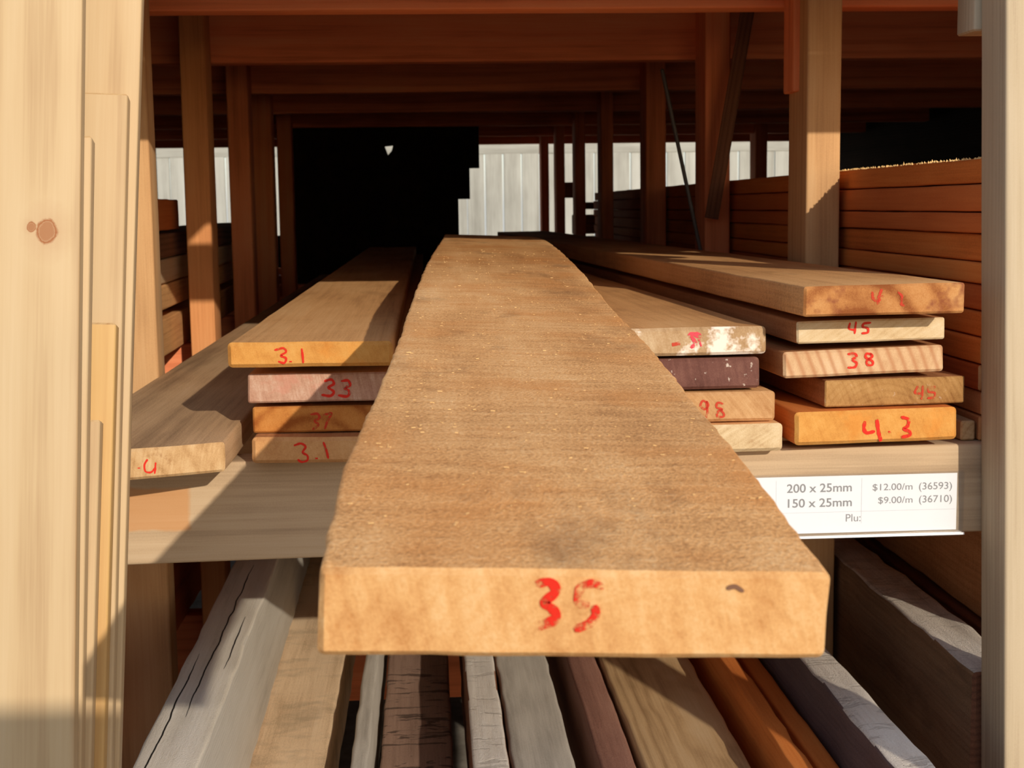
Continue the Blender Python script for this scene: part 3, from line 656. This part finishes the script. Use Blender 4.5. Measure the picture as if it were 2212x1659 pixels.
# ------------------------------------------------------------------ planed pine boards leaning at the left
KL = 0.235
LN = Vector((-0.085, 1, -KL)).normalized()        # normal of the leaning boards, pointing into the rack
def upright(top, bot, layer, w, mats, label, ytop=None, t=0.018, long_=0.55, **kw):
    z0 = 1.172 - 0.0198 * layer
    P0 = Vector((-0.27, z0, H))
    a, b = hit(*top, P0, LN), hit(*bot, P0, LN)
    up = (a - b).normalized(); xd = up.cross(LN) * -1.0
    if xd.x < 0: xd = -xd
    s = (0.008 - b.z) / up.z; base = b + up * s
    if ytop is None: Lb = (H + long_ - base.z) / up.z
    else:
        k = (ytop - bot[1]) / (top[1] - bot[1]); tp = hit(bot[0] + (top[0] - bot[0]) * k, ytop, P0, LN); Lb = (tp - base).length
    m = Matrix((xd, up, xd.cross(up))).transposed().to_4x4(); m.translation = base - xd * w + LN * t
    return board('pine_board', mats, w, t, Lb, m, label, 'board', 'pine boards leaning at the left', nL=30, **kw)
GU = (('pine', 'pine_end'))
u0m = 'pine_knotty'
def kn(px, py, m):
    l = m.inverted() @ hit(px, py, Vector((-0.27, 1.172 - 0.0198 * 5, H)), LN); return (l.x, l.y)
u0 = upright((178, 0), (160, 1659), 5, 0.14, GU, 'widest pine board at the front left, with two knots', r=0.0015)
k1, k2 = kn(101, 500, u0.matrix_basis), kn(68, 490, u0.matrix_basis)
k3 = kn(35, 790, u0.matrix_basis)
M[u0m] = wood('planed_knotty_pine', (156, 122, 84), (190, 163, 123), (200, 176, 138), ring=0.42, period=0.013, centre=(0.06, -0.012), fuzz=0.0, bump=0.05, rough=0.55, streak=0.3, stretch=0.45, vary=0.0,
              knots=((k1[0], k1[1], 0.0066), (k2[0], k2[1], 0.0028)))
u0.data.materials[0] = M[u0m]
upright((203, 0), (176, 1659), 4, 0.12, GU, 'narrow strip of pine board right of the knotty one, cut off above its knots', ytop=293, r=0.002)
upright((228, 500), (196, 1659), 3, 0.12, GU, 'shortest pine board, its top ending beside the shelf planks', ytop=907, r=0.002)
upright((262, 300), (224, 1659), 2, 0.12, ('pine_yellow', 'pine_end'), 'yellowish pine board with a cut top below the middle', ytop=697, r=0.002)
upright((281, 0), (241, 1659), 1, 0.13, GU, 'pine board with a rough-cut square top, second from the back of the leaning row', ytop=202, r=0.002)
upright((306, 0), (257, 1659), 0, 0.15, GU, 'tallest pine board at the back of the leaning row, nearest the rack opening', r=0.0015)

# ------------------------------------------------------------------ price ticket in its clear holder
tz = 1.2885
tick = bpy.data.objects.new('price_ticket', None); COL.objects.link(tick)
a = at(2067, 1021, tz); b = at(2067, 1143, tz)
tick.location = (a.x, tz, b.z)
tag(tick, 'white printed price ticket in a clear plastic strip on the front shelf beam', 'price ticket')
TI = tick.matrix_basis.inverted()
def tk(px, py, dy=0.0):
    p = at(px, py, tz); return Vector((p.x - a.x, dy, p.z - b.z))
pw = a.x - 0.165; ph = a.z - b.z
link('paper_card', box_bm(bmesh.new(), -pw, 0, -0.0012, -0.0006, 0, ph), ('paper',), tick, smooth=False)
bm = bmesh.new(); e = tk(2081, 1080).x
box_bm(bm, -pw - 0.004, e, -0.0022, -0.0016, -0.004, ph + 0.0008)         # front sheet
box_bm(bm, -pw - 0.004, e, -0.0004, 0.0, -0.006, ph + 0.002)              # back sheet
link('clear_holder', bm, ('plastic',), tick, smooth=False)['label'] = 'clear plastic holder strip'
bm = bmesh.new(); box_bm(bm, -pw - 0.004, e, -0.0046, -0.0023, -0.0042, -0.0022)
link('folded_lip', bm, ('lip',), tick, smooth=False)['label'] = 'folded lip along the bottom of the holder, whitened as a highlight'
def text(body, x0, x1, base, hpx, mat='ink', name='printed_text', bold=0.0):
    cu = bpy.data.curves.new(name, 'FONT'); cu.body = body; cu.extrude = 0.0; cu.offset = bold
    ob = bpy.data.objects.new(name, cu); COL.objects.link(ob)
    bpy.context.view_layer.update()
    me = bpy.data.meshes.new_from_object(ob.evaluated_get(bpy.context.evaluated_depsgraph_get()))
    bpy.data.objects.remove(ob); 
    xs = [v.co.x for v in me.vertices]; ys = [v.co.y for v in me.vertices]
    pl0, pl1, top = tk(x0, base), tk(x1, base), tk(x0, base - hpx)
    kx = (pl1.x - pl0.x) / (max(xs) - min(xs)); cap = 0.69
    kz = (top.z - pl0.z) / cap
    for v in me.vertices: v.co = Vector((pl0.x + (v.co.x - min(xs)) * kx, -0.00135, pl0.z + v.co.y * kz))
    me.materials.append(M[mat]); o = bpy.data.objects.new(name, me); COL.objects.link(o); o.parent = tick
    return o
text('200 x 25mm', 1699, 1839, 1064, 18, bold=0.012)
text('150 x 25mm', 1701, 1839, 1096, 18, bold=0.012)
text('$12.00/m', 1884, 1970, 1059, 14, bold=0.002); text('(36593)', 1984, 2055, 1057, 15, bold=0.002)
text('$9.00/m', 1896, 1970, 1087, 14, bold=0.0); text('(36710)', 1984, 2055, 1085, 15, bold=0.002)
text('Plu:', 1826, 1858, 1126, 16, bold=0.0)
bm = bmesh.new()
for (p, q) in (((1861, 1032), (1862, 1130)), ((1676, 1038), (1677, 1142))):
    A, B = tk(*p), tk(*q); box_bm(bm, A.x - .00015, A.x + .00015, -0.00135, -0.00125, B.z, A.z)
A, B = tk(1678, 1108), tk(2062, 1099); box_bm(bm, -pw + 0.004, B.x, -0.00135, -0.00125, (A.z + B.z) / 2 - .00015, (A.z + B.z) / 2 + .00015)
link('printed_rule', bm, ('rule',), tick, smooth=False)

# ------------------------------------------------------------------ sawdust and splinters on the long plank
bm = bmesh.new()
hm = hero.matrix_basis
for k in range(900):
    y = random.uniform(0.03, 1.3) if random.random() < .8 else random.uniform(0.03, 0.5); x = random.uniform(0.004, PW - 0.004)
    s = random.uniform(0.00015, 0.0004) * random.choice((0.7, 1, 1, 1.4)); l = s * random.uniform(0.8, 2.6)
    zz = PT + herm(Zf + y, 2) - h0h; xx = x + herm(Zf + y, 1) - x0h
    ang = random.uniform(0, 3.14); tb = bmesh.new()
    base = hm @ Vector((xx, y, zz + 0.0006)); mt = Matrix.Translation(base) @ Matrix.Rotation(ang, 4, 'Z') @ Matrix.Rotation(random.uniform(-.3, .3), 4, 'X')
    vs = [bm.verts.new(mt @ Vector(c)) for c in ((-l, -s * .4, 0), (l, -s * .3, 0), (l * .8, s * .4, 0), (-l * .7, s * .3, 0), (-l, -s * .4, s * .5), (l, -s * .3, s * .4), (l * .8, s * .4, s * .6), (-l * .7, s * .3, s * .5))]
    for q in ((3, 2, 1, 0), (4, 5, 6, 7), (0, 1, 5, 4), (1, 2, 6, 5), (2, 3, 7, 6), (3, 0, 4, 7)): bm.faces.new([vs[j] for j in q])
tag(link('sawdust', bm, ('dust',), smooth=False), 'pale sawdust flecks scattered over the long rough-sawn plank', 'sawdust', kind='stuff')

# ------------------------------------------------------------------ unseen shadow casters added in the yard in front of the rack
for k in range(5):  # unseen stack added to cast the level shadow on the pine boards
    board('shadow_block', ('greysmooth', 'greysmooth'), 0.30, 0.325, 1.6, frame(Vector((-1.11, -0.9, 0.001 + 0.328 * k)), -Y, X), words[k] + ' block of the unseen stack added behind the camera for its shadow' if k else 'lowest block of the unseen stack added behind the camera for its shadow', 'timber', 'unseen stack added for its shadow', r=0.006)
board('shadow_post', ('darkbrown', 'darkbrown'), 0.045, 0.07, H - 0.17, frame(Vector((0.571, 0.80, 0)), X, Z), 'unseen upright post added in the yard for its shadow band', 'post', r=0.004)  # unseen post placed to throw a shadow band over the lower timbers

# ------------------------------------------------------------------ light
sd = Vector((-0.36, 1.0, -0.36)).normalized()
sl = bpy.data.lights.new('sun', 'SUN'); so = bpy.data.objects.new('sun', sl); COL.objects.link(so)
so.rotation_euler = sd.to_track_quat('-Z', 'Y').to_euler(); so.location = (1, -4, 5)
sl.energy = 2.5; sl.angle = math.radians(0.53); sl.color = (1.0, 0.89, 0.74)
w = bpy.data.worlds.new('sky'); SC.world = w; w.use_nodes = True
nt = w.node_tree; bg = nt.nodes['Background']
sky = nt.nodes.new('ShaderNodeTexSky'); sky.sky_type = 'NISHITA'; sky.sun_disc = False
sky.sun_elevation = math.radians(19); sky.sun_rotation = math.radians(180 - 20)
mixn = nt.nodes.new('ShaderNodeMix'); mixn.data_type = 'RGBA'; mixn.inputs[0].default_value = 0.5
nt.links.new(sky.outputs[0], mixn.inputs[6]); mixn.inputs[7].default_value = (2.9, 3.1, 3.7, 1)
nt.links.new(mixn.outputs[2], bg.inputs['Color']); bg.inputs['Strength'].default_value = 0.158
vs_ = SC.view_settings; vs_.view_transform = 'Standard'; vs_.look = 'None'; vs_.exposure = 0.42; vs_.gamma = 1.0; vs_.use_curve_mapping = False
SC.cycles.max_bounces = 8; SC.cycles.diffuse_bounces = 5; SC.cycles.transparent_max_bounces = 12
